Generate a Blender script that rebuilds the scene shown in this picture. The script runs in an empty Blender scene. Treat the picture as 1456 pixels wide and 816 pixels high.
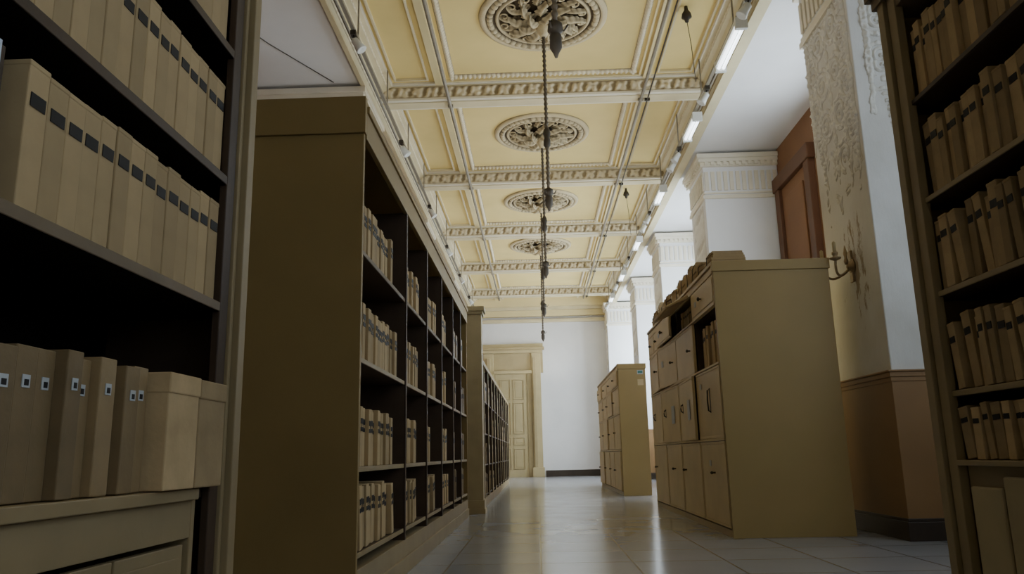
import bpy, math, random
from mathutils import Vector, Matrix, noise
random.seed(7)
D=bpy.data; C=bpy.context; COL=C.scene.collection
# ------------------------------------------------------------------ materials
def newmat(name):
    m=D.materials.new(name); m.use_nodes=True
    nt=m.node_tree; b=nt.nodes['Principled BSDF']
    return m,nt,b
def N(nt,t,**k):
    n=nt.nodes.new(t)
    for a,v in k.items(): setattr(n,a,v)
    return n
def paint(name,col,rough=.6,var=.12,scale=3.,bump=.05,bscale=60.,spec=.3,rnd=0.,metal=0.):
    m,nt,b=newmat(name)
    tc=N(nt,'ShaderNodeTexCoord')
    n=N(nt,'ShaderNodeTexNoise'); n.inputs['Scale'].default_value=scale; n.inputs['Detail'].default_value=6
    nt.links.new(tc.outputs['Object'],n.inputs['Vector'])
    mr=N(nt,'ShaderNodeMapRange'); mr.inputs['From Min'].default_value=.25; mr.inputs['From Max'].default_value=.75
    mr.inputs['To Min'].default_value=1-var; mr.inputs['To Max'].default_value=1+var
    nt.links.new(n.outputs['Fac'],mr.inputs['Value'])
    fac=mr.outputs[0]
    if rnd:
        oi=N(nt,'ShaderNodeObjectInfo'); r2=N(nt,'ShaderNodeMapRange'); r2.inputs['To Min'].default_value=1-rnd; r2.inputs['To Max'].default_value=1+rnd*.4
        nt.links.new(oi.outputs['Random'],r2.inputs['Value'])
        mu=N(nt,'ShaderNodeMath',operation='MULTIPLY'); nt.links.new(fac,mu.inputs[0]); nt.links.new(r2.outputs[0],mu.inputs[1]); fac=mu.outputs[0]
    vm=N(nt,'ShaderNodeVectorMath',operation='SCALE'); vm.inputs[0].default_value=col
    nt.links.new(fac,vm.inputs['Scale']); nt.links.new(vm.outputs[0],b.inputs['Base Color'])
    b.inputs['Roughness'].default_value=rough; b.inputs['Specular IOR Level'].default_value=spec; b.inputs['Metallic'].default_value=metal
    if bump:
        n2=N(nt,'ShaderNodeTexNoise'); n2.inputs['Scale'].default_value=bscale; n2.inputs['Detail'].default_value=4
        nt.links.new(tc.outputs['Object'],n2.inputs['Vector'])
        bp=N(nt,'ShaderNodeBump'); bp.inputs['Strength'].default_value=bump; bp.inputs['Distance'].default_value=.01
        nt.links.new(n2.outputs['Fac'],bp.inputs['Height']); nt.links.new(bp.outputs[0],b.inputs['Normal'])
    return m
def emis(name,col,s):
    m,nt,b=newmat(name); b.inputs['Base Color'].default_value=(*col,1)
    b.inputs['Emission Color'].default_value=(*col,1); b.inputs['Emission Strength'].default_value=s
    return m
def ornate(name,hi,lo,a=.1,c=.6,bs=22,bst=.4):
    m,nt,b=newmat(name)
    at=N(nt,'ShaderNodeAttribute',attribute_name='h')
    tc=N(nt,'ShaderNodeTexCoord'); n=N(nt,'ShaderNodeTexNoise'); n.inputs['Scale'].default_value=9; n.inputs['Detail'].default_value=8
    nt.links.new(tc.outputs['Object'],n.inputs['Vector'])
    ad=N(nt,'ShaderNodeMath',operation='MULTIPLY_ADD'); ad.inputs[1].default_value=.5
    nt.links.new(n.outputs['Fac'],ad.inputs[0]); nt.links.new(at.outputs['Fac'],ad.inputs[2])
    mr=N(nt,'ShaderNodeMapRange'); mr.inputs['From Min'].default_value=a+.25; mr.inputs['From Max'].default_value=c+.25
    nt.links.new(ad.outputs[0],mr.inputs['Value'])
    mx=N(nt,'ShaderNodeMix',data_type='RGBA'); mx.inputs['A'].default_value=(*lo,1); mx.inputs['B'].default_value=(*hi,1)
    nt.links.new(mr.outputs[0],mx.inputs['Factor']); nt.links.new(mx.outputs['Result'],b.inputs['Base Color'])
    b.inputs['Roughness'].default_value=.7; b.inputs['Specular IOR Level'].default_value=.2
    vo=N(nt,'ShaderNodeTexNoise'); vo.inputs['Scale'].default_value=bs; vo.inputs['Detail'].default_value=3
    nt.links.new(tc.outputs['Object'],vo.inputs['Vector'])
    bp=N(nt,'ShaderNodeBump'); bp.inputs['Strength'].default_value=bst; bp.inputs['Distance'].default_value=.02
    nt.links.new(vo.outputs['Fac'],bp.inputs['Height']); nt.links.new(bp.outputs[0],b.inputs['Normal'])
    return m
CASE=paint('case_khaki_paint',(.29,.20,.075),.5,.1,2,.04)
CASE_D=paint('case_brown_wood',(.07,.044,.027),.5,.2,6,.06)
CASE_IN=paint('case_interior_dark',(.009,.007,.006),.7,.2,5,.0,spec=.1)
CASE_L=paint('case_trim_light',(.31,.235,.125),.5,.12,4,.04)
POSTM=paint('post_cream_paint',(.43,.35,.20),.5,.12,4,.04)
SHELF=paint('shelf_board_paint',(.18,.13,.078),.55,.15,6,.05)
CAB=paint('cabinet_tan_paint',(.38,.268,.108),.42,.07,1.5,.03)
CAB_F=paint('cabinet_front_tan_lit',(.62,.48,.27),.5,.1,3,.03)  # fronts coloured paler than the sides, standing in for light on them
BOX=paint('file_box_card',(.49,.36,.195),.75,.07,12,.05,80,.15,rnd=.22)
BOX2=paint('file_box_card_brown',(.29,.205,.105),.55,.12,12,.08,60,.3,rnd=.35)
BOXR=paint('file_box_card_worn',(.50,.365,.20),.75,.18,9,.12,60,.15,rnd=.4)
INK=paint('black_ink',(.015,.014,.014),.6,.1,30,0)
PAPER=paint('paper_white',(.50,.52,.54),.7,.05,20,0)
PLAST=paint('pale_plastic_sleeve',(.60,.68,.80),.25,.05,20,0)
YEL=paint('ceiling_yellow_plaster',(.77,.605,.25),.75,.07,1.3,.04,20)
YEL2=paint('ceiling_pale_rib_plaster',(.72,.60,.32),.75,.07,1.3,.04,20)
CREAM=paint('cream_plaster',(.65,.56,.35),.7,.1,2.5,.05,40)
WHITEM=paint('white_moulding',(.76,.70,.56),.65,.08,3,.04,40)
WHITE=paint('white_plaster',(.78,.77,.76),.7,.05,1.2,.04,30)
BROWN=paint('brown_wainscot_paint',(.29,.17,.075),.5,.12,2,.04,30)
ORANGE=paint('orange_brown_wall',(.25,.12,.052),.6,.1,1.6,.04,30)
ORANGE_D=paint('brown_wood_frame',(.14,.065,.032),.5,.1,3,.04,30)
DARKB=paint('dark_baseboard',(.055,.042,.032),.4,.15,4,.03)
DOORM=paint('door_cream_paint',(.50,.41,.225),.5,.08,3,.04)
DOORM2=paint('door_surround_paint',(.42,.335,.18),.5,.08,3,.04)
METAL=paint('dark_metal',(.06,.05,.038),.5,.2,20,0,metal=.4)
ROD=paint('bronze_grey_rod',(.11,.09,.065),.5,.2,20,0,metal=.3)
STEEL=paint('grey_metal_tube',(.24,.21,.16),.45,.15,15,0,metal=.2)
BRASS=paint('aged_brass',(.36,.27,.16),.45,.25,30,.05,metal=.5)
TEAL=paint('teal_print',(.06,.22,.20),.6,.05,20,0)
LAMPW=paint('lamp_white_enamel',(.6,.6,.56),.4,.03,5,0)
TUBE=emis('fluorescent_tube_glow',(.88,.94,1.),4.)
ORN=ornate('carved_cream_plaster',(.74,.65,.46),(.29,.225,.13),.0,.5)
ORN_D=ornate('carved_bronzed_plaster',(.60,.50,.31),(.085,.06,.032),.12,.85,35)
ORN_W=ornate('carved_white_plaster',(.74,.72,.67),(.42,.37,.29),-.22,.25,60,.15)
FLOOR,nt,b=newmat('polished_grey_tile')
tc=N(nt,'ShaderNodeTexCoord'); br=N(nt,'ShaderNodeTexBrick'); br.offset=0
br.inputs['Scale'].default_value=1.0; br.inputs['Brick Width'].default_value=.6; br.inputs['Row Height'].default_value=.6; br.inputs['Mortar Size'].default_value=.007
br.inputs['Color1'].default_value=(.32,.33,.36,1); br.inputs['Color2'].default_value=(.355,.365,.395,1); br.inputs['Mortar'].default_value=(.14,.14,.15,1)
nt.links.new(tc.outputs['Object'],br.inputs['Vector'])
n=N(nt,'ShaderNodeTexNoise'); n.inputs['Scale'].default_value=2.2; n.inputs['Detail'].default_value=5
nt.links.new(tc.outputs['Object'],n.inputs['Vector'])
nt.links.new(br.outputs['Color'],b.inputs['Base Color'])
mr=N(nt,'ShaderNodeMapRange'); mr.inputs['To Min'].default_value=.11; mr.inputs['To Max'].default_value=.24
nt.links.new(n.outputs['Fac'],mr.inputs['Value']); nt.links.new(mr.outputs[0],b.inputs['Roughness'])
b.inputs['Specular IOR Level'].default_value=.65
bp=N(nt,'ShaderNodeBump'); bp.inputs['Strength'].default_value=.3; bp.inputs['Distance'].default_value=.004; bp.invert=True
nt.links.new(br.outputs['Fac'],bp.inputs['Height']); nt.links.new(bp.outputs[0],b.inputs['Normal'])
PEEL,nt,b=newmat('white_plaster_peeling')
g=N(nt,'ShaderNodeNewGeometry'); n=N(nt,'ShaderNodeTexNoise'); n.inputs['Scale'].default_value=11; n.inputs['Detail'].default_value=9; n.inputs['Roughness'].default_value=.7
mp=N(nt,'ShaderNodeMapping'); mp.inputs['Scale'].default_value=(1,1,.3)
nt.links.new(g.outputs['Position'],mp.inputs['Vector']); nt.links.new(mp.outputs[0],n.inputs['Vector'])
sb=N(nt,'ShaderNodeVectorMath',operation='SUBTRACT'); sb.inputs[1].default_value=(2.8,6.66,2.28)
ml=N(nt,'ShaderNodeVectorMath',operation='MULTIPLY'); ml.inputs[1].default_value=(1,2.4,1.2)
ln=N(nt,'ShaderNodeVectorMath',operation='LENGTH')
nt.links.new(g.outputs['Position'],sb.inputs[0]); nt.links.new(sb.outputs[0],ml.inputs[0]); nt.links.new(ml.outputs[0],ln.inputs[0])
ma=N(nt,'ShaderNodeMath',operation='MULTIPLY_ADD'); ma.inputs[1].default_value=-.26
nt.links.new(ln.outputs['Value'],ma.inputs[0]); nt.links.new(n.outputs['Fac'],ma.inputs[2])
mr=N(nt,'ShaderNodeMapRange'); mr.inputs['From Min'].default_value=.43; mr.inputs['From Max'].default_value=.48
nt.links.new(ma.outputs[0],mr.inputs['Value'])
n3=N(nt,'ShaderNodeTexNoise'); n3.inputs['Scale'].default_value=1.6; n3.inputs['Detail'].default_value=7
nt.links.new(g.outputs['Position'],n3.inputs['Vector'])
m3=N(nt,'ShaderNodeMapRange'); m3.inputs['From Min'].default_value=.4; m3.inputs['From Max'].default_value=.7
nt.links.new(n3.outputs['Fac'],m3.inputs['Value'])
mw=N(nt,'ShaderNodeMix',data_type='RGBA'); mw.inputs['A'].default_value=(.72,.71,.69,1); mw.inputs['B'].default_value=(.60,.58,.54,1)
nt.links.new(m3.outputs[0],mw.inputs['Factor'])
mx=N(nt,'ShaderNodeMix',data_type='RGBA'); mx.inputs['B'].default_value=(.34,.27,.19,1); nt.links.new(mw.outputs['Result'],mx.inputs['A'])
nt.links.new(mr.outputs[0],mx.inputs['Factor']); nt.links.new(mx.outputs['Result'],b.inputs['Base Color']); b.inputs['Roughness'].default_value=.75
bp=N(nt,'ShaderNodeBump'); bp.inputs['Strength'].default_value=.25; bp.inputs['Distance'].default_value=.02
nt.links.new(n.outputs['Fac'],bp.inputs['Height']); nt.links.new(bp.outputs[0],b.inputs['Normal'])
# ------------------------------------------------------------------ mesh builder
class M:
    def __init__(s): s.v=[];s.f=[];s.m=[];s.sm=[];s.h=[]
    def add(s,vs,fs,m=0,smooth=False,h=None):
        o=len(s.v); s.v+=[tuple(x) for x in vs]; s.h+= h if h else [1.]*len(vs)
        for f in fs: s.f.append([i+o for i in f]); s.m.append(m); s.sm.append(smooth)
    def box(s,x0,x1,y0,y1,z0,z1,m=0,T=None):
        vs=[(x,y,z) for z in (z0,z1) for x,y in ((x0,y0),(x1,y0),(x1,y1),(x0,y1))]
        if T: vs=[T@Vector(v) for v in vs]
        s.add(vs,[(3,2,1,0),(4,5,6,7),(0,1,5,4),(1,2,6,5),(2,3,7,6),(3,0,4,7)],m); return s
    def lathe(s,prof,c=(0,0,0),seg=24,m=0,T=None,smooth=True):
        vs=[];fs=[]
        for r,z in prof:
            for i in range(seg):
                a=2*math.pi*i/seg; p=Vector((r*math.cos(a),r*math.sin(a),z))
                if T: p=T@p
                vs.append((p[0]+c[0],p[1]+c[1],p[2]+c[2]))
        for j in range(len(prof)-1):
            for i in range(seg):
                k=(i+1)%seg; fs.append((j*seg+i,j*seg+k,(j+1)*seg+k,(j+1)*seg+i))
        fs.append(tuple(reversed(range(seg)))); n=(len(prof)-1)*seg; fs.append(tuple(range(n,n+seg)))
        s.add(vs,fs,m,smooth); return s
    def tube(s,pts,r,seg=8,m=0):
        P=[Vector(p) for p in pts]; vs=[];fs=[]
        for i,p in enumerate(P):
            t=(P[min(i+1,len(P)-1)]-P[max(i-1,0)]).normalized()
            up=Vector((0,0,1)) if abs(t.z)<.9 else Vector((1,0,0))
            a=t.cross(up).normalized(); b_=t.cross(a)
            for k in range(seg):
                w=2*math.pi*k/seg; vs.append(p+a*math.cos(w)*r+b_*math.sin(w)*r)
        for j in range(len(P)-1):
            for i in range(seg):
                k=(i+1)%seg; fs.append((j*seg+i,j*seg+k,(j+1)*seg+k,(j+1)*seg+i))
        fs.append(tuple(reversed(range(seg)))); n=(len(P)-1)*seg; fs.append(tuple(range(n,n+seg)))
        s.add(vs,fs,m,True); return s
    def prism(s,prof,y0,y1,m=0):
        n=len(prof); vs=[(x,y0,z) for x,z in prof]+[(x,y1,z) for x,z in prof]
        fs=[(i,(i+1)%n,(i+1)%n+n,i+n) for i in range(n)]+[tuple(reversed(range(n))),tuple(range(n,2*n))]
        s.add(vs,fs,m); return s
    def relief(s,o,U,V,Nn,lu,lv,nu,nv,depth,fn,m=0):
        o,U,V,Nn=map(Vector,(o,U,V,Nn)); vs=[];fs=[];hs=[]
        for j in range(nv+1):
            for i in range(nu+1):
                u=lu*i/nu; v=lv*j/nv; h=fn(u,v)
                vs.append(o+U*u+V*v+Nn*(depth*h)); hs.append(h)
        for j in range(nv):
            for i in range(nu):
                a=j*(nu+1)+i; fs.append((a,a+1,a+nu+2,a+nu+1))
        s.add(vs,fs,m,True,hs); return s
    def obj(s,name,mats,parent=None,loc=(0,0,0),bevel=0,**props):
        me=D.meshes.new(name); me.from_pydata(s.v,[],s.f)
        if not isinstance(mats,(list,tuple)): mats=[mats]
        for m in mats: me.materials.append(m)
        me.polygons.foreach_set('material_index',s.m); me.polygons.foreach_set('use_smooth',s.sm)
        at=me.attributes.new('h','FLOAT','POINT'); at.data.foreach_set('value',s.h)
        me.update()
        ob=D.objects.new(name,me); COL.objects.link(ob); ob.location=loc
        if parent: ob.parent=parent
        if bevel:
            bv=ob.modifiers.new('bevel','BEVEL'); bv.width=bevel; bv.segments=2; bv.limit_method='ANGLE'
        for k,v in props.items(): ob[k]=v
        return ob
def empty(name,loc,label,cat,group=None):
    e=D.objects.new(name,None); COL.objects.link(e); e.location=loc; e.empty_display_size=.1
    e['label']=label; e['category']=cat
    if group: e['group']=group
    return e
def clone(top,loc,rot=None,scale=None,**props):
    n=top.copy(); COL.objects.link(n); n.location=loc
    if rot is not None: n.rotation_euler=rot
    if scale is not None: n.scale=scale
    for ch in top.children:
        c=ch.copy(); c.parent=n; COL.objects.link(c)
        for g2 in ch.children:
            d=g2.copy(); d.parent=c; COL.objects.link(d)
    for k,v in props.items(): n[k]=v
    return n
def struct(m,name,mats,bevel=0): return m.obj(name,mats,bevel=bevel,kind='structure')
TR=[0]
def trim(m,mats,bevel=0):
    TR[0]+=1; return struct(m,'trim_%d'%TR[0],mats,bevel)
# ------------------------------------------------------------------ room shell
YF=25.5; YB=-3.0; XR=4.0; XL=-3.6; ZC=5.75; ZA=5.45; PX=2.8; PXL=-2.2; CX=.2
struct(M().box(XL-.1,XR+.1,YB-.1,YF+.1,-.1,0),'floor',FLOOR)
struct(M().box(PXL-.05,PX,YB,YF,ZC,ZC+.1),'ceiling',YEL)
m=M().box(2.6,XR,YB,YF,ZA,ZA+.1); m.box(XL,-2.14,YB,YF,ZA,ZA+.1); trim(m,WHITE)
m=M().box(XR,XR+.12,YB,YF,1.25,6,0).box(XR,XR+.12,YB,YF,0,1.25,1); struct(m,'wall_right',[ORANGE,BROWN])
m=M().box(XL-.12,XL,YB,YF,1.25,6,0).box(XL-.12,XL,YB,YF,0,1.25,1); struct(m,'wall_left',[ORANGE,BROWN])
struct(M().box(XL-.12,XR+.12,YB-.12,YB,0,6),'wall_back',WHITE)
struct(M().box(XL-.12,XR+.12,YF,YF+.12,0,6),'wall_front',WHITE)
struct(M().box(.24,2.3,YF-.03,YF,0,.2),'baseboard_front',DARKB,.006)
struct(M().box(XR-.03,XR,YB,YF,0,.22),'baseboard_right',DARKB,.006)
struct(M().box(XL,XL+.03,YB,YF,0,.22),'baseboard_left',DARKB,.006)
def prof(sgn):
    xo=2.64 if sgn>0 else 2.56
    P=[(2.28,5.76),(2.28,5.71),(2.33,5.69),(2.33,5.645),(2.39,5.63),(2.41,5.58),(2.47,5.56),(2.47,5.45),(2.50,5.43),(2.50,5.40),(xo,5.40),(xo,5.76)]
    return [(x,z) if sgn>0 else (2*CX-x,z) for x,z in (P if sgn>0 else P[::-1])]
for sg in (1,-1):
    trim(M().prism(prof(sg),YB,YF),CREAM,.004)
    X=2.468 if sg>0 else 2*CX-2.468
    fn=lambda u,v:abs(math.sin(math.pi*u/.13))**.7*math.sin(math.pi*v/.1)
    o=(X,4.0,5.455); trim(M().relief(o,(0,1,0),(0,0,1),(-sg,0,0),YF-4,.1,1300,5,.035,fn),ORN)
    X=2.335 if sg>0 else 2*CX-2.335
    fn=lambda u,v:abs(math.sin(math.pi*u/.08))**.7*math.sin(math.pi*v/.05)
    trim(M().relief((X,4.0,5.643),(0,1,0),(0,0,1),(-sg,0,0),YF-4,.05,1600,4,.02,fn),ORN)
    Xw=2.295 if sg>0 else 2*CX-2.295
    a,b2=sorted((Xw,Xw-sg*.03)); trim(M().box(a,b2,YB,YF,5.71,5.749),WHITEM)
def leaf(u,v,w=.19,p=.30):
    t=v/w
    s_=math.sin(2*math.pi*u/p+2.6*math.sin(math.pi*t)); c_=math.cos(4*math.pi*u/p-3*t)
    n_=noise.noise(Vector((u*16,v*24,3.1)))
    return max(0,min(1,(.4+.38*s_*math.sin(math.pi*t)+.25*c_+.45*n_)))*min(1,6*t*(1-t)+.1)
beams=[3.15,6.6,10.05,13.5,16.95,20.4,23.75]
xa,xb=2*CX-2.5,2.5
for i,yb in enumerate(beams):
    m=M()
    m.box(xa,xb,yb-.12,yb+.12,5.52,5.749,0)
    m.box(xa,xb,yb-.17,yb+.17,5.715,5.749,1); m.box(xa,xb,yb-.15,yb+.15,5.49,5.525,1)
    m.box(xa,xb,yb-.09,yb+.09,5.475,5.49,0)
    trim(m,[CREAM,WHITEM],.004)
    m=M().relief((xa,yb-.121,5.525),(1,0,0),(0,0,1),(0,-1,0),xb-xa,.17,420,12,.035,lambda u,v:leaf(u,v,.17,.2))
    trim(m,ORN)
def frame(m,x0,x1,y0,y1,w,d,mt=0,z=ZC-.001):
    m.box(x0,x1,y0,y0+w,z-d,z,mt); m.box(x0,x1,y1-w,y1,z-d,z,mt)
    m.box(x0,x0+w,y0+w,y1-w,z-d,z,mt); m.box(x1-w,x1,y0+w,y1-w,z-d,z,mt)
def bframe(m,x0,x1,y0,y1,w,d,z=ZC-.001,p=.07):
    fn=lambda u,v:abs(math.sin(math.pi*u/p))**.6*math.sin(math.pi*v/w)
    nu=int((x1-x0)/.016); nv=int((y1-y0)/.016)
    m.relief((x0,y0,z),(1,0,0),(0,1,0),(0,0,-1),x1-x0,w,nu,5,d,fn); m.relief((x0,y1-w,z),(1,0,0),(0,1,0),(0,0,-1),x1-x0,w,nu,5,d,fn)
    m.relief((x0,y0,z),(0,1,0),(1,0,0),(0,0,-1),y1-y0,w,nv,5,d,fn); m.relief((x1-w,y0,z),(0,1,0),(1,0,0),(0,0,-1),y1-y0,w,nv,5,d,fn)
ys=beams+[YF+.17]
for i in range(len(ys)-1):
    y0,y1=ys[i]+.17,ys[i+1]-.17
    if y1-y0<.8: continue
    m=M()
    for sx in (-1,1):
        xr=CX+sx*1.42; m.box(xr-.05,xr+.05,y0,y1,ZC-.06,ZC-.001,0)
        p0,p1=sorted((CX+sx*1.49,CX+sx*2.08))
        frame(m,p0+.06,p1-.06,y0+.1,y1-.1,.028,.04,1)
    frame(m,CX-1.34,CX+1.34,y0+.02,y1-.02,.03,.035,0)
    trim(m,[YEL2,CREAM],.003)
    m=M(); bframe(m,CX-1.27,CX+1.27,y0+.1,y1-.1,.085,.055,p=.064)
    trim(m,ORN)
# ------------------------------------------------------------------ medallion
def medallion():
    e=empty('ceiling_medallion',(0,0,0),'round carved acanthus plaster medallion on yellow coffered ceiling','ceiling medallion','carved medallions along the coffered ceiling')
    m=M(); seg=72
    vs=[];fs=[];hs=[]
    pr=[(.76,0,.9),(.755,.03,.9),(.71,.045,1),(.685,.04,.8),(.675,.012,.1),(.66,.06,.9),(.63,.075,1),(.60,.06,.8),(.59,.012,.0),(.57,.012,.0),(.555,.045,.8),(.53,.045,.8),(.515,.01,.0),(.0,.008,.0)]
    for r,d,h in pr:
        for k in range(seg*2):
            a=math.pi*k/seg; dd=d
            if .6<=r<=.66: dd=d*(.55+.45*abs(math.sin(a*22)))
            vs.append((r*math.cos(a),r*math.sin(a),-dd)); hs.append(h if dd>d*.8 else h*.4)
    n=seg*2
    for j in range(len(pr)-1):
        for k in range(n):
            fs.append((j*n+k,(j+1)*n+k,(j+1)*n+(k+1)%n,j*n+(k+1)%n))
    m.add(vs,fs,0,True,hs); m.obj('moulded_ring',ORN_D,e)
    m=M()
    def petal(ca,r0,r1,W,z0,z1,curl):
        nu,nv=24,8; vs=[];fs=[];hs=[]
        for j in range(nu+1):
            t=j/nu; r=r0+(r1-r0)*t; a=ca+curl*t*t
            lob=abs(math.sin(t*math.pi*4.5))
            w=W*(math.sin(math.pi*(t*.85+.12))**.7)*(.62+.38*lob)
            zc=-(z0+(z1-z0)*math.sin(t*math.pi*.8))
            for i2 in range(nv+1):
                q=(i2/nv-.5)*2
                rib=math.exp(-(q/.22)**2); side=abs(q)*lob
                zz=zc+W*.45*q*q-.02*rib
                rr_=r-abs(q)*.03*(1-t)
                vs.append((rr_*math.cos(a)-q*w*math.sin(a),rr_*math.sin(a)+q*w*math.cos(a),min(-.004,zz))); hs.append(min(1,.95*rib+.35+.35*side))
        for j in range(nu):
            for i2 in range(nv):
                b0=j*(nv+1)+i2; fs.append((b0,b0+1,b0+nv+2,b0+nv+1))
        m.add(vs,fs,0,True,hs)
    for k in range(14): petal(k*2*math.pi/14,.27,.52,.062,.015,.06,.16)
    for k in range(9): petal((k+.5)*2*math.pi/9,.12,.43,.082,.05,.13,.28)
    for k in range(7): petal(k*2*math.pi/7+.2,.03,.29,.075,.09,.20,.35)
    for k in range(14):
        a0=(k+.5)*2*math.pi/14; cx,cy=.46*math.cos(a0),.46*math.sin(a0); pts=[]
        for q in range(14):
            t=q/13; rad=.05*(1-.7*t); pts.append((cx+rad*math.cos(a0+5.5*t),cy+rad*math.sin(a0+5.5*t),-.03-.03*t))
        m.tube(pts,.010,6)
    m.obj('carved_leaves',ORN_D,e)
    M().lathe([(.08,-.02),(.09,-.15),(.065,-.2),(.05,-.24),(.03,-.27)],seg=20).obj('centre_boss',ORN_D,e)
    return e
med=medallion(); my=[8.35,11.75,15.2,18.65]
med.location=(CX,my[0],ZC-.001)
for y in my[1:]+[4.9]: clone(med,(CX,y,ZC-.001))
def rod():
    e=empty('hanging_lamp_rod',(0,0,0),'dark metal rod hanging from carved ceiling medallion','hanging lamp','lamp rods hanging down the middle of the hall')
    pf=[(.016,-.2)]; z=-.25
    while z>-2.1:
        pf+=[(.016,z),(.023,z-.012),(.023,z-.03),(.016,z-.042)]; z-=.06
    pf.append((.014,-2.15)); M().lathe(pf,seg=8).obj('rod',ROD,e)
    M().lathe([(.014,-1.40),(.035,-1.43),(.045,-1.48),(.03,-1.53),(.04,-1.56),(.04,-1.62),(.014,-1.66)],seg=14).obj('collar',METAL,e)
    m=M(); m.lathe([(.012,-2.12),(.05,-2.15),(.055,-2.2),(.03,-2.22),(.042,-2.24),(.042,-2.33),(.02,-2.37),(.01,-2.4)],seg=16)
    for k in range(3):
        a=k*2.1; m.tube([(0,0,-2.18),(.06*math.cos(a),.06*math.sin(a),-2.2),(.085*math.cos(a),.085*math.sin(a),-2.16)],.007,6)
    m.obj('lamp_holder',METAL,e)
    return e
r0=rod(); r0.location=(CX,my[0],ZC)
for y in my[1:]+[4.9]: clone(r0,(CX,y,ZC))
for x,mt,rad in ((-1.08,STEEL,.024),(1.55,STEEL,.022),(1.64,METAL,.010)):
    m=M().tube([(x,YB+.1,5.449),(x,24.,5.449)],rad,8)
    for yb in beams: m.box(x-.035,x+.035,yb-.02,yb+.02,5.44,5.475)
    m.obj('ceiling_conduit',mt,label='thin metal conduit strapped under the ceiling beams',category='conduit')
def pend():
    e=empty('pendant_sensor',(0,0,0),'small dark bell-shaped pendant with a thin wire','ceiling sensor','small pendants in the side coffers')
    M().lathe([(.02,0),(.025,-.05),(.05,-.09),(.06,-.14),(.03,-.16),(.02,-.2)],seg=16).obj('bell',METAL,e)
    M().tube([(0,0,-.18),(.03,0,-.5),(.05,0,-.95)],.004,6).obj('wire',METAL,e); return e
pe=pend(); pe.location=(1.86,8.25,ZC)
clone(pe,(1.86,14.6,ZC))
for x in (2.26,-1.86):
    m=M()
    m.box(x-.02,x+.02,YB+.1,24.6,5.20,5.235,0); m.tube([(x+(.12 if x>0 else -.12),YB+.1,5.36),(x+(.12 if x>0 else -.12),24.6,5.36)],.018,8,0)
    y=YB+.6
    while y<24.5:
        m.box(x-.008,x+.008,y-.01,y+.01,5.235,5.735,0); y+=1.7
    m.obj('lamp_track',STEEL,label='long metal lamp track running under the plaster cornice',category='lamp track')
def fluo():
    e=empty('fluorescent_lamp',(0,0,0),'white fluorescent tube lamp fixed on the side track','lamp','fluorescent lamps along the side track')
    m=M().box(-.06,.06,-.46,.46,.03,.08).box(-.065,.065,-.50,-.45,-.04,.09).box(-.065,.065,.45,.50,-.04,.09); m.box(-.01,.01,-.3,-.28,.08,.141).box(-.01,.01,.28,.3,.08,.141); m.obj('housing',LAMPW,e,bevel=.004)
    m=M(); m.tube([(-.028,-.45,0),(-.028,.45,0)],.018,10); m.tube([(.028,-.45,0),(.028,.45,0)],.018,10); m.obj('tube',TUBE,e); return e
fl=fluo(); fl.location=(2.26,8.0,5.06)
for y in (10.2,13.1,16.3,19.4,22.3): clone(fl,(2.26,y,5.06),scale=(1,.75,1))
def spot():
    e=empty('track_spotlight',(0,0,0),'small grey spotlight clamped on the ceiling track','spotlight','spotlights on the side tracks')
    M().box(-.03,.03,-.04,.04,-.05,.0).tube([(0,0,-.05),(-.03,0,-.12)],.01,6).obj('clamp',METAL,e)
    T=Matrix.Translation((-.05,0,-.16))@Matrix.Rotation(.6,4,'Y')
    M().lathe([(.03,.08),(.04,.07),(.045,0),(.06,-.07),(.055,-.075),(.02,-.06)],seg=16,T=T).obj('lamp_head',LAMPW,e); return e
sp=spot(); sp.location=(2.26,7.2,5.20)
for y in (9.2,11.2,11.6,14.4,15.0,17.9,20.6,23.3): clone(sp,(2.26,y,5.20))
for y in (5.6,7.6,10.6,13.6,16.4,19.2,22): clone(sp,(-1.86,y,5.20),rot=(0,0,math.pi))
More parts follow.
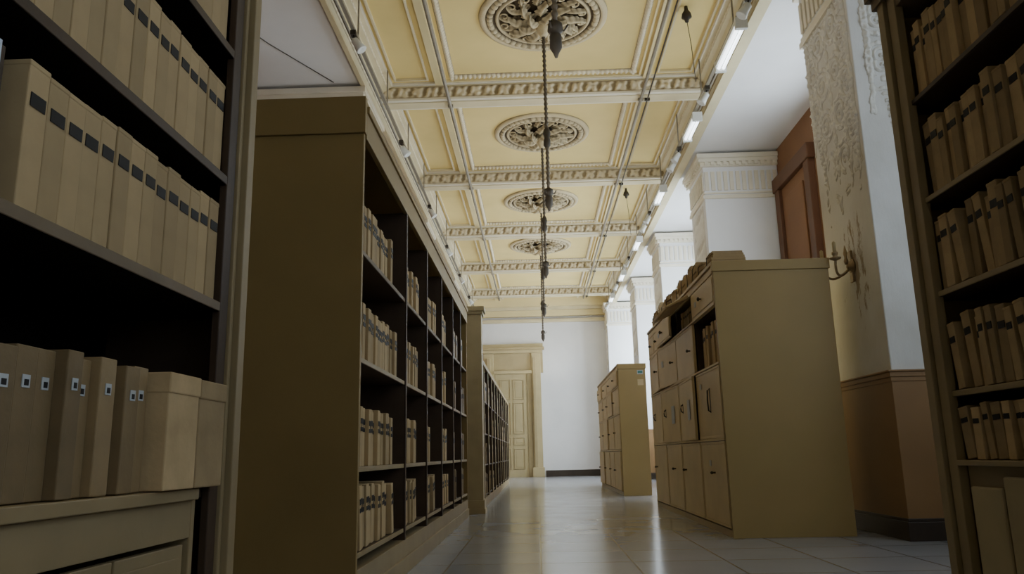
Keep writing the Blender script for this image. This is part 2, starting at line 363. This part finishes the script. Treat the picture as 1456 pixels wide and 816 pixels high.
# ------------------------------------------------------------------ pillars
def pillar(x0,x1,y0,y1,sg,label,relief=False):
    cx,cy=(x0+x1)/2,(y0+y1)/2; hx,hy=(x1-x0)/2,(y1-y0)/2
    e=empty('pillar',(cx,cy,0),label,'pillar')
    M().box(-hx,hx,-hy,hy,1.25,5.4).obj('shaft',PEEL if relief else WHITE,e,bevel=.01)
    M().box(-hx-.015,hx+.0,-hy-.015,hy+.015,0,1.25).obj('wainscot',BROWN,e,bevel=.004)
    m=M(); k=.03; m.box(-hx-k,hx,-hy-k,hy+k,1.235,1.275).box(-hx-.042,hx,-hy-.042,hy+.042,1.275,1.29).box(-hx-.022,hx,-hy-.022,hy+.022,1.20,1.235); m.obj('chair_rail',BROWN,e,bevel=.004)
    M().box(-hx-.028,hx,-hy-.028,hy+.028,0,.14).box(-hx-.020,hx,-hy-.020,hy+.020,.14,.165).obj('baseboard',DARKB,e,bevel=.005)
    m=M()
    def ring(k,z0,z1): m.box(-hx-k,hx+(k if x1<XR-.01 else 0),-hy-k,hy+k,z0,z1)
    ring(.10,5.33,5.405); ring(.075,5.27,5.33); ring(.045,5.20,5.27); ring(.03,4.66,4.72); ring(.015,4.74,4.77)
    nx=int(2*hx/.1); ny=int(2*hy/.1)
    for i in range(nx):
        x=-hx+2*hx*(i+.5)/nx
        m.box(x-.03,x+.03,-hy-.075,-hy,5.215,5.27); m.box(x-.032,x+.032,-hy-.02,-hy,4.80,5.12)
    for i in range(ny):
        y=-hy+2*hy*(i+.5)/ny
        m.box(-hx-.075,-hx,y-.03,y+.03,5.215,5.27); m.box(-hx-.02,-hx,y-.032,y+.032,4.80,5.12)
    m.obj('capital',WHITEM,e,bevel=.004)
    if relief:
        def mk(seed,W,bot):
            # mirrored scrolls, garlands and drops; the carving breaks off raggedly at its lower end
            def fn(u,v):
                s=abs(u-W/2); h=0
                vv=(v%.42)/.42; 
                for (cs,cv,R0) in ((.17,.5,.13),(.36,.1,.11),(.36,.9,.11)):
                    dx=s-cs; dy=(vv-cv)*.42; r=math.hypot(dx,dy); a=math.atan2(dy,dx)
                    if r<R0:
                        sp_=math.cos(r/R0*11-a*1.0); h=max(h,max(0,sp_)**.8*(1-.3*r/R0))
                    elif r<R0+.035: h=max(h,.35+.5*max(0,math.cos(a*9)))
                h=max(h,math.exp(-(s/.028)**2)*(.55+.45*math.cos(v*45)))
                h=max(h,math.exp(-((s-.46)/.022)**2)*(.5+.5*abs(math.sin(v*50))))
                h=h*(.8+.4*noise.noise(Vector((u*30,v*30,seed))))
                edge=v-bot-1.15*abs(noise.noise(Vector((u*4.6,seed,0))))-.35*noise.noise(Vector((u*12,v*8,seed)))
                mask=max(0,min(1,edge*3))
                return max(0,min(1,h)*mask) if h*mask>.08 else -.06
            return fn
        m=M()
        m.relief((-hx-.001,hy-.02,2.6),(0,-1,0),(0,0,1),(-1,0,0),2*hy-.04,2.05,200,360,.032,mk(1.3,2*hy-.04,.2))
        m.relief((-hx+.02,-hy-.001,3.1),(1,0,0),(0,0,1),(0,-1,0),2*hx-.04,1.55,200,270,.032,mk(4.7,2*hx-.04,.15))
        m.obj('carved_relief',ORN_W,e)
    elif sg>0:
        m=M()
        m.relief((-hx-.001,hy-.15,3.3),(0,-1,0),(0,0,1),(-1,0,0),2*hy-.3,1.3,24,60,.035,lambda u,v:leaf(v,u,2*hy-.3,.5)); m.obj('carved_relief',ORN_W,e)
    return e
pillar(PX,XR,6.25,7.32,1,'white plaster pillar with crumbling carved relief and brown wainscot',True)
for y0 in (12.1,16.75,21.2): pillar(PX,XR,y0,y0+1.1,1,'white square pillar with moulded capital')
pillar(2.32,XR,24.7,YF-.01,1,'white square pillar against the end wall')
pillar(PX,XR,.4,1.5,1,'white square pillar with moulded capital')
for y0 in (3.2,9.35,15.2,20.6): pillar(XL+.001,PXL,y0,y0+1.1,-1,'white square pillar with moulded capital beside bookcases')
wi=0
for y0,y1,st_ in ((-2.4,.1,3.5),(1.9,5.7,1.7),(7.8,10.1,8.),(13.7,16.3,11),(18.3,20.8,12),(22.7,24.4,19)):
    wi+=1; m=M().box(XR-.03,XR-.02,y0,y1,1.5,4.9,0)
    ny=3
    for i in range(ny+1):
        y=y0+(y1-y0)*i/ny; m.box(XR-.07,XR-.02,y-.03,y+.03,1.45,4.95,1)
    for z in (1.47,2.6,3.75,4.93): m.box(XR-.07,XR-.02,y0,y1,z-.03,z+.03,1)
    struct(m,'window_%d'%wi,[emis('daylight_window_pane',(.74,.87,1.),st_),WHITEM])
m=M(); m.box(XR-.10,XR,10.5,10.7,0,4.7).box(XR-.10,XR,11.85,12.05,0,4.7).box(XR-.12,XR,10.45,12.08,4.7,4.92).box(XR-.05,XR,10.7,11.85,0,4.7,1)
m.box(XR-.08,XR-.05,10.85,11.7,2.7,4.5,1)
trim(m,[ORANGE_D,ORANGE],.01)
M().tube([(-3.4,7.2,5.44),(-3.0,8.2,5.44),(-2.5,9.2,5.44)],.006,6).obj('ceiling_cable',METAL,label='thin dark cable running over white plaster ceiling',category='cable')
e=empty('wall_sconce',(PX,6.75,2.25),'aged brass two-armed wall sconce on peeling plaster pillar','wall lamp')
T=Matrix.Rotation(-math.pi/2,4,'Y')
M().lathe([(.07,0),(.075,.012),(.05,.025),(.03,.04),(.015,.05)],seg=20,T=T).box(-.02,0,-.03,.03,-.14,.14).obj('backplate',BRASS,e,bevel=.003)
for s2 in (-1,1):
    pts=[]
    for k in range(13):
        t=k/12; pts.append((-.03-.17*math.sin(t*math.pi/2),s2*.15*t,-.02-.09*math.sin(t*math.pi*.9)+.07*t*t))
    a=M().tube(pts,.011,8).obj('arm',BRASS,e)
    x,y,z=pts[-1]
    M().lathe([(.012,0),(.045,.015),(.05,.025),(.02,.03),(.02,.05),(.026,.055),(.026,.075)],c=(x,y,z),seg=16).obj('candle_cup',BRASS,a)
    M().lathe([(.015,0),(.015,.09),(.006,.10)],c=(x,y,z+.07),seg=12).obj('candle_tube',DOORM,a)
M().lathe([(.012,0),(.02,.03),(.012,.06),(.018,.10),(.004,.17)],c=(-.05,0,.02),seg=12).obj('finial',BRASS,e)
# ------------------------------------------------------------------ far end door & portal
m=M(); y=YF
m.box(-1.70,.24,y-.05,y,3.30,4.25,0)
m.box(-1.70,-1.38,y-.10,y,0,3.95,1); m.box(-.14,.16,y-.10,y,0,3.95,1)
m.box(-.30,-.14,y-.06,y,0,3.3,0); m.box(-1.38,-1.30,y-.06,y,0,3.3,0)
m.box(-.10,.0,y-.15,y,.3,3.8,0); m.box(-1.60,-1.48,y-.15,y,.3,3.8,0)
m.box(-1.75,.22,y-.18,y,3.95,4.05,1).box(-1.82,.29,y-.25,y,4.05,4.13,0).box(-1.78,.25,y-.14,y,4.13,4.25,1)
m.box(-1.38,-.14,y-.14,y,3.28,3.38,1).box(-.18,.2,y-.16,y,0,.3,1)
trim(m,[DOORM2,DOORM],.008)
d=M(); d.box(-1.30,-.30,y-.04,y-.005,0,3.29)
for z0,z1 in ((.25,.9),(1.0,1.25),(1.35,2.35),(2.45,3.1)):
    for x0 in (-1.2,-.76):
        x1=x0+.36; w=.03
        d.box(x0,x1,y-.06,y-.04,z0,z0+w,1).box(x0,x1,y-.06,y-.04,z1-w,z1,1).box(x0,x0+w,y-.06,y-.04,z0+w,z1-w,1).box(x1-w,x1,y-.06,y-.04,z0+w,z1-w,1)
        d.box(x0+.07,x1-.07,y-.05,y-.04,z0+.07,z1-.07,0)
struct(d,'door_1',[DOORM,DOORM2],.003)
m=M(); m.box(PXL,PX,YF-.25,YF,5.35,5.45).box(PXL,PX,YF-.15,YF,5.15,5.35,1).box(PXL,PX,YF-.18,YF,4.95,5.05).box(PXL,PX,YF-.35,YF,5.45,5.75,1); trim(m,[CREAM,YEL2],.01)
# ------------------------------------------------------------------ file boxes
def filebox(mat,label,kind=0):
    W,H,Dp=.066,.30,.25
    m=M().box(-Dp,0,-W/2,W/2,0,H)
    if kind==0: m.box(-Dp+.003,.0012,-W/2-.0008,W/2+.0008,H-.012,H+.001)
    e=m.obj('file_box',mat,bevel=.003); e['label']=label; e['category']='file box'
    m=M()
    if kind==0:
        m.box(.0005,.0022,-.024,.024,.208,.236)
    elif kind==2:
        m.box(.0005,.0022,-.030,.030,.212,.24).box(.0005,.0022,-.030,.030,.175,.196).box(.0005,.0020,-.002,.004,.196,.212)
    else:
        m.box(.0005,.0022,-.012,.012,.218,.243,1).box(.0022,.003,-.006,.007,.222,.234,0)
    m.obj('spine_label',[INK,PAPER],e)
    e.location=(0,0,-50)
    return e
FB=filebox(BOX,'beige cardboard file box with black mark on spine')
FBL=filebox(BOX,'beige cardboard file box with dark bands on spine',2)
FBR=filebox(BOXR,'worn brown cardboard file box with black mark on spine')
FB2=filebox(BOX2,'brown cardboard file box with small white spine label',1)
rng=random.Random(11)
def row(x,y0,y1,z,sg,group,src=None,w=.066,hs=1.,n_max=99,inset=.012,jit=.008,hv=.02,wv=.12,tilt_p=.0):
    src=src or FB; y=y0; dirn=1 if y1>y0 else -1; k=0
    while k<n_max:
        ww=w*(1+rng.uniform(-wv,wv))
        if (y1-y)*dirn<ww+.04: break
        h=hs*(1+rng.uniform(-hv,hv)); sc=(1,ww/.066*.975,h); rx=0; zz=z+.001
        yc=y+dirn*ww/2
        if tilt_p and rng.random()<tilt_p:
            t=rng.uniform(.05,.14); sh=.3*h*math.sin(t)
            yc+=dirn*sh; y+=dirn*sh; rx=t*dirn; zz+=ww/2*math.sin(t)
        rot=(rx,0,0) if sg>0 else (-rx,0,math.pi)
        clone(src,(x-sg*(inset+rng.uniform(0,jit)),yc,zz),rot=rot,scale=sc,group=group)
        y+=dirn*ww; k+=1
    return y
# ------------------------------------------------------------------ near bookcase with drawers
x=-.95; e=empty('bookcase',(x-.2,1.6,0),'tall dark wooden bookcase with cream-edged posts, full of file boxes','bookcase')
def P(m,name,mat,bevel=.003,**k):
    return m.obj(name,mat,e,loc=-Vector(e.location),bevel=bevel,**k)
ya,yb=.55,2.43
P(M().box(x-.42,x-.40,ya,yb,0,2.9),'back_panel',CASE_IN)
P(M().box(x-.42,x,2.40,yb,0,2.9),'side_panel',CASE_D)
P(M().box(x-.42,x,ya,ya+.03,0,2.9),'side_panel',CASE_D)
P(M().box(x-.02,x+.004,2.285,2.345,0,2.9),'post',CASE_D)
P(M().box(x-.03,x+.012,2.35,2.372,0,2.9).box(x-.03,x+.03,2.378,2.43,0,2.9),'post_moulding',CASE_L)
for z,mt in ((2.0,CASE_D),(1.57,CASE_D),(1.17,SHELF)):
    P(M().box(x-.40,x,ya+.03,2.40,z-.028,z-.002,1).box(x,x+.004,ya+.03,2.285,z-.028,z,0),'shelf',[mt,CASE_IN])
P(M().box(x-.42,x,ya,yb,2.87,2.9),'top_board',CASE_D)
P(M().box(x-.40,x+.02,ya+.03,2.18,.60,.63),'ledge',CASE_L)
P(M().box(x-.40,x,ya+.03,2.18,.50,.60),'rail',CASE_L)
P(M().box(x-.40,x+.0,2.18,2.205,0,.63),'post',CASE_L)
P(M().box(x-.40,x-.01,ya+.03,2.18,0,.04),'bottom_board',CASE_D)
P(M().box(x-.40,x-.02,2.205,2.40,.60,.63),'shelf',CASE_D)
yy=.75
while yy<2.1:
    y2=min(yy+.345,2.17)
    P(M().box(x-.03,x-.008,yy,y2,.05,.485).box(x-.008,x-.003,yy+.03,y2-.03,.08,.455),'cabinet_door',CASE_L)
    yy+=.355
g='file boxes in the near dark bookcase'
row(x,2.27,1.3,2.001,1,g,w=.062)
row(x,2.275,1.02,1.571,1,g,w=.062,wv=.06,jit=.004)
row(x,2.275,1.29,1.171,1,g,w=.066,wv=.06,jit=.004)
row(x,1.905,1.0,.631,1,g,src=FB2,w=.060,inset=-.012,hs=.96,jit=.03,wv=.2,hv=.03)
o=M().box(-.26,0,-.012,.012,0,.30).obj('folder',CASE_D,loc=(x-.03,1.30,1.172),bevel=.002); o['label']='thin dark binder standing on bookcase shelf'; o['category']='binder'
for yc in (1.265,1.235):
    o=M().box(-.24,0,-.004,.004,0,.29).box(0,.002,-.006,.006,0,.29).obj('plastic_folder',PLAST,loc=(x-.01,yc,1.172)); o['label']='thin pale blue plastic sleeve standing on bookcase shelf'; o['category']='folder'
for (y0,y1,hh,dp) in ((1.925,2.10,.288,.30),(2.106,2.28,.285,.29)):
    wd=y1-y0
    o=M().box(-dp,0,-wd/2,wd/2,0,hh).box(-dp,.004,-wd/2-.002,wd/2+.002,hh-.05,hh+.002).obj('document_box',BOXR,loc=(-.912,(y0+y1)/2,.632),bevel=.004)
    o['label']='large plain brown document box on bookcase ledge'; o['category']='document box'
# ------------------------------------------------------------------ long tall bookcase
x=-.84; y0,y1=3.70,9.5; H=2.52
e=empty('bookcase',(x-.4,6.6,0),'long olive painted bookcase with plain end panel and dark shelves','bookcase')
P(M().box(x-1.0,x,y0,y0+.03,0,2.32).box(x-1.01,x+.008,y0-.012,y0+.03,2.32,H),'side_panel',CASE)
P(M().box(x-1.0,x,y1-.03,y1,0,H),'side_panel',CASE)
P(M().box(x-1.0,x,y0+.03,y1-.03,H-.04,H),'top_board',CASE)
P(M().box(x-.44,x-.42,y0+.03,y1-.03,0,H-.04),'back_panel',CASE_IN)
P(M().box(x-1.0,x-.98,y0+.03,y1-.03,0,H-.04),'back_panel',CASE)
P(M().box(x-.02,x+.008,y0+.03,y1,2.30,H-.04).box(x-.01,x+.02,y0+.03,y1,2.44,H-.04),'cornice',CASE)
P(M().box(x-.42,x+.0,y0+.03,y1-.03,.0,.20).box(x-.01,x+.012,y0,y1,0,.10),'plinth',CASE_L)
for z in (.27,.66,1.18,1.72): P(M().box(x-.42,x-.013,y0+.03,y1-.03,z-.022,z,1).box(x-.013,x-.006,y0+.03,y1-.03,z-.024,z+.001,0),'shelf',[CASE_L if z!=1.72 else SHELF,CASE_D])
divs=[y0+.015,5.03,6.0,6.95,7.9,8.7,y1-.015]
for yd in divs[1:-1]: P(M().box(x-.42,x,yd-.015,yd+.015,.20,2.31).box(x-.004,x+.004,yd-.018,yd+.018,.20,2.31),'upright',CASE_D)
g='file boxes in the long olive bookcase'
fills=[(.97,.98,.98,.9),(.75,.8,.85,.85),(.9,.55,.85,.9),(.8,.85,.5,.8)]
for bi in range(4):
    a,b3=divs[bi]+.02,divs[bi+1]-.02
    for ri,z in enumerate((.27,.66,1.18,1.72)):
        L=(b3-a)*fills[bi][ri]*(.88 if bi==0 else 1)
        row(x,a,a+L,z,1,g,src=FBL,hs=rng.uniform(.88,.98),w=.062 if bi<2 else .078,jit=.03,hv=.04,tilt_p=.3 if ri==0 else .08)
st=M()
def strow(x,a,b3,z,w=.07):
    yy=a
    while yy+w<b3:
        ww=w*rng.uniform(.85,1.1); hh=.3*rng.uniform(.9,1.03); xx=x-rng.uniform(.01,.04)
        st.box(xx-.25,xx,yy+.001,yy+ww-.001,z+.001,z+hh,0); st.box(xx,xx+.002,yy+.006,yy+ww-.006,z+hh*.6,z+hh*.78,1); yy+=ww
for bi in (4,5):
    a,b3=divs[bi]+.02,divs[bi+1]-.02
    for z in (.27,.66,1.18,1.72): strow(x,a,a+(b3-a)*rng.uniform(.6,1),z)
# ------------------------------------------------------------------ post
e=empty('wooden_post',(-.785,10.1,0),'cream painted square post with moulded base beside bookcases','post')
P(M().box(-.89,-.69,9.98,10.2,.16,2.50),'shaft',POSTM)
P(M().box(-.91,-.665,9.95,10.23,0,.06).box(-.90,-.675,9.965,10.215,.06,.16),'base',POSTM)
P(M().box(-.91,-.67,9.96,10.22,2.50,2.54).box(-.93,-.65,9.94,10.24,2.54,2.60),'cap',POSTM)
# ------------------------------------------------------------------ farther bookcase
x=-.75; y0,y1=10.26,20.5; H=2.02
e=empty('bookcase',(x-.3,15.4,0),'long low row of dark open shelving with cream uprights','bookcase')
P(M().box(x-.6,x,y0,y0+.03,0,H),'side_panel',CASE); P(M().box(x-.6,x,y1-.03,y1,0,H),'side_panel',CASE)
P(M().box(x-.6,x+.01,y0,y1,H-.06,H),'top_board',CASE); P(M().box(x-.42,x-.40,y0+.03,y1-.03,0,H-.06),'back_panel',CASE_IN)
P(M().box(x-.4,x,y0+.03,y1-.03,0,.12),'plinth',CASE_L)
for z in (.16,.58,1.02,1.48): P(M().box(x-.4,x-.01,y0+.03,y1-.03,z-.02,z),'shelf',CASE_D)
n=11
for i in range(n+1):
    yd=y0+.02+(y1-y0-.04)*i/n; P(M().box(x-.4,x,yd-.02,yd+.02,.12,H-.06,0).box(x,x+.006,yd-.03,yd+.03,.12,H-.06,1),'upright',[CASE_D,POSTM])
    if i<n:
        for z in (.16,.58,1.02,1.48): strow(x,yd+.03,yd+.03+.85*rng.uniform(.5,1),z,w=.085)
o=st.obj('file_boxes',[BOX2,INK]); o['kind']='stuff'; o['label']='distant rows of beige file boxes with dark spine marks'; o['category']='file boxes'
# ------------------------------------------------------------------ near bookcase opposite
x=1.60; ya,yb=1.9,3.23; H=2.68
e=empty('bookcase',(x+.25,2.6,0),'tall dark bookcase with olive corner post and leaning file boxes','bookcase')
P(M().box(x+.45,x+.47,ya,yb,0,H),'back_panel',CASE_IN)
P(M().box(x,x+.47,yb-.03,yb,0,H),'side_panel',CASE); P(M().box(x,x+.47,ya,ya+.03,0,H),'side_panel',CASE)
P(M().box(x-.006,x+.03,3.10,3.165,0,H).box(x-.02,x+.03,3.175,3.23,0,H),'post',CASE_L)
P(M().box(x-.05,x+.47,ya,yb+.05,H,H+.05).box(x-.03,x+.47,ya,yb+.03,H-.05,H).box(x,x+.45,ya,yb-.03,H-.12,H-.05),'cornice',SHELF)
for z in (2.12,1.69,1.30,.906): P(M().box(x+.016,x+.45,ya+.03,yb-.03,z-.022,z,1).box(x+.01,x+.016,ya+.03,3.10,z-.022,z,0),'shelf',[CASE_D if z>2 else CASE_L,CASE_D])
P(M().box(x-.01,x+.45,ya+.03,3.10,.625,.645),'ledge',CASE_L)
P(M().box(x+.0,x+.45,ya+.03,yb-.03,0,.05),'bottom_board',CASE_D)
P(M().box(x+.03,x+.045,ya+.03,3.10,.05,.625),'lower_panel',CASE_L)
for a,b3,hh in ((2.86,3.06,.50),(2.56,2.845,.54),(2.2,2.545,.52)): P(M().box(x+.008,x+.026,a,b3,.052,.05+hh),'loose_board',POSTM,.008)
g='file boxes in the dark bookcase with olive post'
for z,h,t,w_ in ((2.12,1.,.05,.050),(1.69,.98,.15,.050),(1.30,.95,.25,.054),(.906,.90,.6,.05),(.646,.66,.5,.052)):
    row(x,3.085,2.3,z,-1,g,hs=h,w=w_,tilt_p=t,jit=.03,hv=.07,wv=.25,src=FBR,inset=.008)
# ------------------------------------------------------------------ filing cabinets
def cabinet(x,y0,y1,xd,H,rows,ncol,label):
    global e
    e=empty('filing_cabinet',((x+xd)/2,(y0+y1)/2,0),label,'cabinet')
    P(M().box(x,xd,y0,y0+.03,0,H-.09).box(x-.012,xd+.012,y0-.012,y0+.03,H-.09,H),'side_panel',CAB)
    P(M().box(x,xd,y1-.03,y1,0,H),'side_panel',CAB)
    P(M().box(x-.012,xd+.012,y0+.03,y1,H-.03,H),'top_board',CAB)
    P(M().box(xd-.03,xd,y0+.03,y1-.03,0,H-.03),'back_panel',CAB)
    P(M().box(x+.005,xd-.03,y0+.03,y1-.03,0,.06),'plinth',CAB)
    P(M().box(x+.005,x+.03,y0+.03,y1-.03,H-.09,H-.03),'rail',CAB_F)
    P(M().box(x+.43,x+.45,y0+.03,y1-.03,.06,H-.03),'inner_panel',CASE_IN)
    for z in rows[1:-1]: P(M().box(x+.03,x+.43,y0+.03,y1-.03,z-.012,z+.012,1).box(x-.008,x+.03,y0+.03,y1-.03,z-.008,z+.012,0),'shelf',[CAB_F,CASE_D])
    cw=(y1-y0-.06)/ncol
    for c in range(1,ncol):
        yc=y0+.03+cw*c; P(M().box(x+.03,x+.43,yc-.012,yc+.012,.06,H-.09),'upright',CASE_D)
    return cw
def door(x,a,b3,z0,z1,tag='door',style=0):
    w=(b3-a); h=z1-z0
    m=M().box(0,.022,-w/2,w/2,0,h)
    t=.022
    if style==0:
        m.box(-.005,0,-w/2,w/2,0,t).box(-.005,0,-w/2,w/2,h-t,h).box(-.005,0,-w/2,-w/2+t,t,h-t).box(-.005,0,w/2-t,w/2,t,h-t)
    else: m.box(-.006,0,-w/2+.02,w/2-.02,.02,h-.02)
    o=m.obj(tag,CAB_F,e,loc=Vector((x,(a+b3)/2,z0))-Vector(e.location),bevel=.004)
    return o,w,h
def knob(o,y,z,r=.016):
    T=Matrix.Translation((-.0,y,z))@Matrix.Rotation(-math.pi/2,4,'Y')
    M().lathe([(.008,0),(.008,.02),(r,.028),(r,.038),(.006,.045)],seg=14,T=T).obj('knob',METAL,o)
def pull(o,y,z,L=.12):
    M().tube([(-.0,y,z-L/2),(-.02,y,z-L/2+.01),(-.024,y,z),(-.02,y,z+L/2-.01),(0,y,z+L/2)],.007,6).box(-.003,0,y-.014,y+.014,z-L/2-.01,z+L/2+.01).obj('handle',METAL,o)
def note(o,y,z,w,h,x=-.008): M().box(x,x+.002,y-w/2,y+w/2,z,z+h).obj('paper_note',PAPER,o)
rows1=[.06,.79,1.43,1.94,2.22]
X1=1.56; Y1=6.65
cw=cabinet(X1,Y1,10.75,2.55,2.31,rows1,4,'large tan wooden filing cabinet with small doors and drawers')
ajar={(1,1):-.04,(2,2):.06,(0,2):-.03,(3,2):-.05,(2,1):.04}
for c in range(4):
    a=Y1+.03+cw*c+.014; b3=a+cw-.028
    for ri in range(4):
        z0,z1=rows1[ri]+.014,rows1[ri+1]-.014
        rz=ajar.get((c,ri),0); xo=-.4*abs(math.sin(rz))
        if ri==3:
            if c==1:
                o,w,h=door(X1-.012,a,b3,z0,z1,'flap_door',2); o.location.z+=h; o.rotation_euler=(0,math.radians(-115),0); continue
            if c==3:
                mid=(a+b3)/2
                for p_,q_ in ((a,mid-.01),(mid+.01,b3)):
                    o,w,h=door(X1,p_,q_,z0,z1,'drawer',2); knob(o,0,h*.5)
            else:
                o,w,h=door(X1-(.05 if c==2 else 0),a,b3,z0,z1,'drawer',2); knob(o,0,h*.5,.020); note(o,w*.28,h*.4,.08,.05)
        elif ri==2:
            if c==0: continue
            o,w,h=door(X1+xo,a,b3,z0,z1); o.rotation_euler=(0,0,rz); knob(o,-w*.32,h*.5)
            if c==2: note(o,w*.2,h*.5,.1,.07)
        elif ri==1:
            o,w,h=door(X1+xo,a,b3,z0,z1); o.rotation_euler=(0,0,rz); pull(o,-w*.05 if c==0 else w*.25,h*.55,.2 if c==0 else .08)
            if c in (1,2): note(o,-w*.18,h*.33,.16,.2)
            if c==0: note(o,w*.3,h*.75,.07,.05)
        else:
            o,w,h=door(X1,a,b3,z0,z1); knob(o,w*(.3 if c%2 else -.05),h*.62,.013)
            if c==0: note(o,w*.1,h*.70,.07,.05)
g='file boxes in the open compartment of the tan cabinet'
row(X1+.03,Y1+.06,Y1+cw-.02,1.443,-1,g,w=.07,hs=1.3,jit=.03,src=FB,tilt_p=.15)
row(X1+.05,Y1+cw+.06,Y1+2*cw-.02,1.953,-1,g,w=.08,hs=.78,jit=.03,src=FB)
yy=6.95; i=0
while yy<10.6:
    i+=1; h=rng.uniform(.09,.19)+min(.07,.015*i); t=rng.uniform(-.2,.2); hw=rng.uniform(.09,.15)
    m=M(); nk=6
    for k in range(nk):
        q=hw*(1-.35*(k/nk)**2.5); sft=.02*(k/nk)**2
        m.box(-.02+sft+rng.uniform(-.012,.012),.28-sft,-q+rng.uniform(-.012,.008),q+rng.uniform(-.008,.012),h*k/nk+.001,h*(k+1)/nk-.001)
    m.tube([(-.036,0,0.003),(-.036,0,h*.7),(.0,0,h+.006),(.29,0,h+.006)],.004,6,1)
    o=m.obj('document_bundle',[BOX,INK],loc=(X1+.055,yy,2.312),bevel=.006); o.rotation_euler=(0,0,t)
    o['label']='tied rounded bundle of brown folders on top of tan cabinet'; o['category']='document bundle'; o['group']='bundles on the tan cabinet'
    yy+=2*hw+.085
rows2=[.06,.74,1.35,1.80,2.09]
X2=1.395; Y2=13.35
cw=cabinet(X2,Y2,17.9,1.86,2.18,rows2,4,'tan filing cabinet with a taped notice on its end panel')
for c in range(4):
    a=Y2+.03+cw*c+.02; b3=a+cw-.04
    for ri in range(4):
        z0,z1=rows2[ri]+.018,rows2[ri+1]-.018
        o,w,h=door(X2-(.02 if (c+ri)%3==0 else 0),a,b3,z0,z1,'drawer' if ri==3 else 'door',2 if ri==3 else 0)
        knob(o,0 if ri==3 else w*.3,h*.5,.014)
o=M().box(-.05,.05,-.003,0,-.035,.035,0).box(-.04,.04,-.004,-.003,-.015,.025,1).obj('paper_notice',[PAPER,TEAL],loc=(1.77,Y2,2.03)); o['label']='small white paper notice with teal print on cabinet'; o['category']='notice'
o=M().box(-.05,.05,-.003,0,-.05,.05,0).obj('paper_notice',[CAB_F],loc=(1.77,Y2,1.86)); o['label']='small plain tan card taped on cabinet end'; o['category']='notice'
for t in (FB,FB2,FBL,FBR):
    for c in list(t.children): D.objects.remove(c)
    D.objects.remove(t)
# ------------------------------------------------------------------ light, world & camera
ld=D.lights.new('ceiling_fill_light','AREA'); ld.shape='RECTANGLE'; ld.size=1.6; ld.size_y=22; ld.energy=150; ld.color=(1,.97,.88)  # added fill light that brightens the ceiling; no fixture hangs here
lo=D.objects.new('ceiling_fill_light',ld); COL.objects.link(lo); lo.location=(CX,14,3.0); lo.rotation_euler=(math.pi,0,0)
w=D.worlds.new('world'); C.scene.world=w; w.use_nodes=True; w.node_tree.nodes['Background'].inputs[0].default_value=(.5,.6,.75,1); w.node_tree.nodes['Background'].inputs[1].default_value=.3
f=1110.;p=math.atan(.2151);r=.022;psi=.0281
def W(R,F,Z): return Vector((R*math.cos(psi)-F*math.sin(psi),R*math.sin(psi)+F*math.cos(psi),Z))
rt=W(math.cos(r),math.sin(r)*math.sin(p),-math.sin(r)*math.cos(p)); up=W(math.sin(r),-math.cos(r)*math.sin(p),math.cos(r)*math.cos(p)); fw=W(0,math.cos(p),math.sin(p))
cd=D.cameras.new('camera'); cd.sensor_width=36; cd.lens=f/1456*36; cd.clip_start=.02
co=D.objects.new('camera',cd); COL.objects.link(co)
mt=Matrix((rt,up,-fw)).transposed().to_4x4(); mt.translation=Vector((0,0,.7)); co.matrix_world=mt
C.scene.camera=co
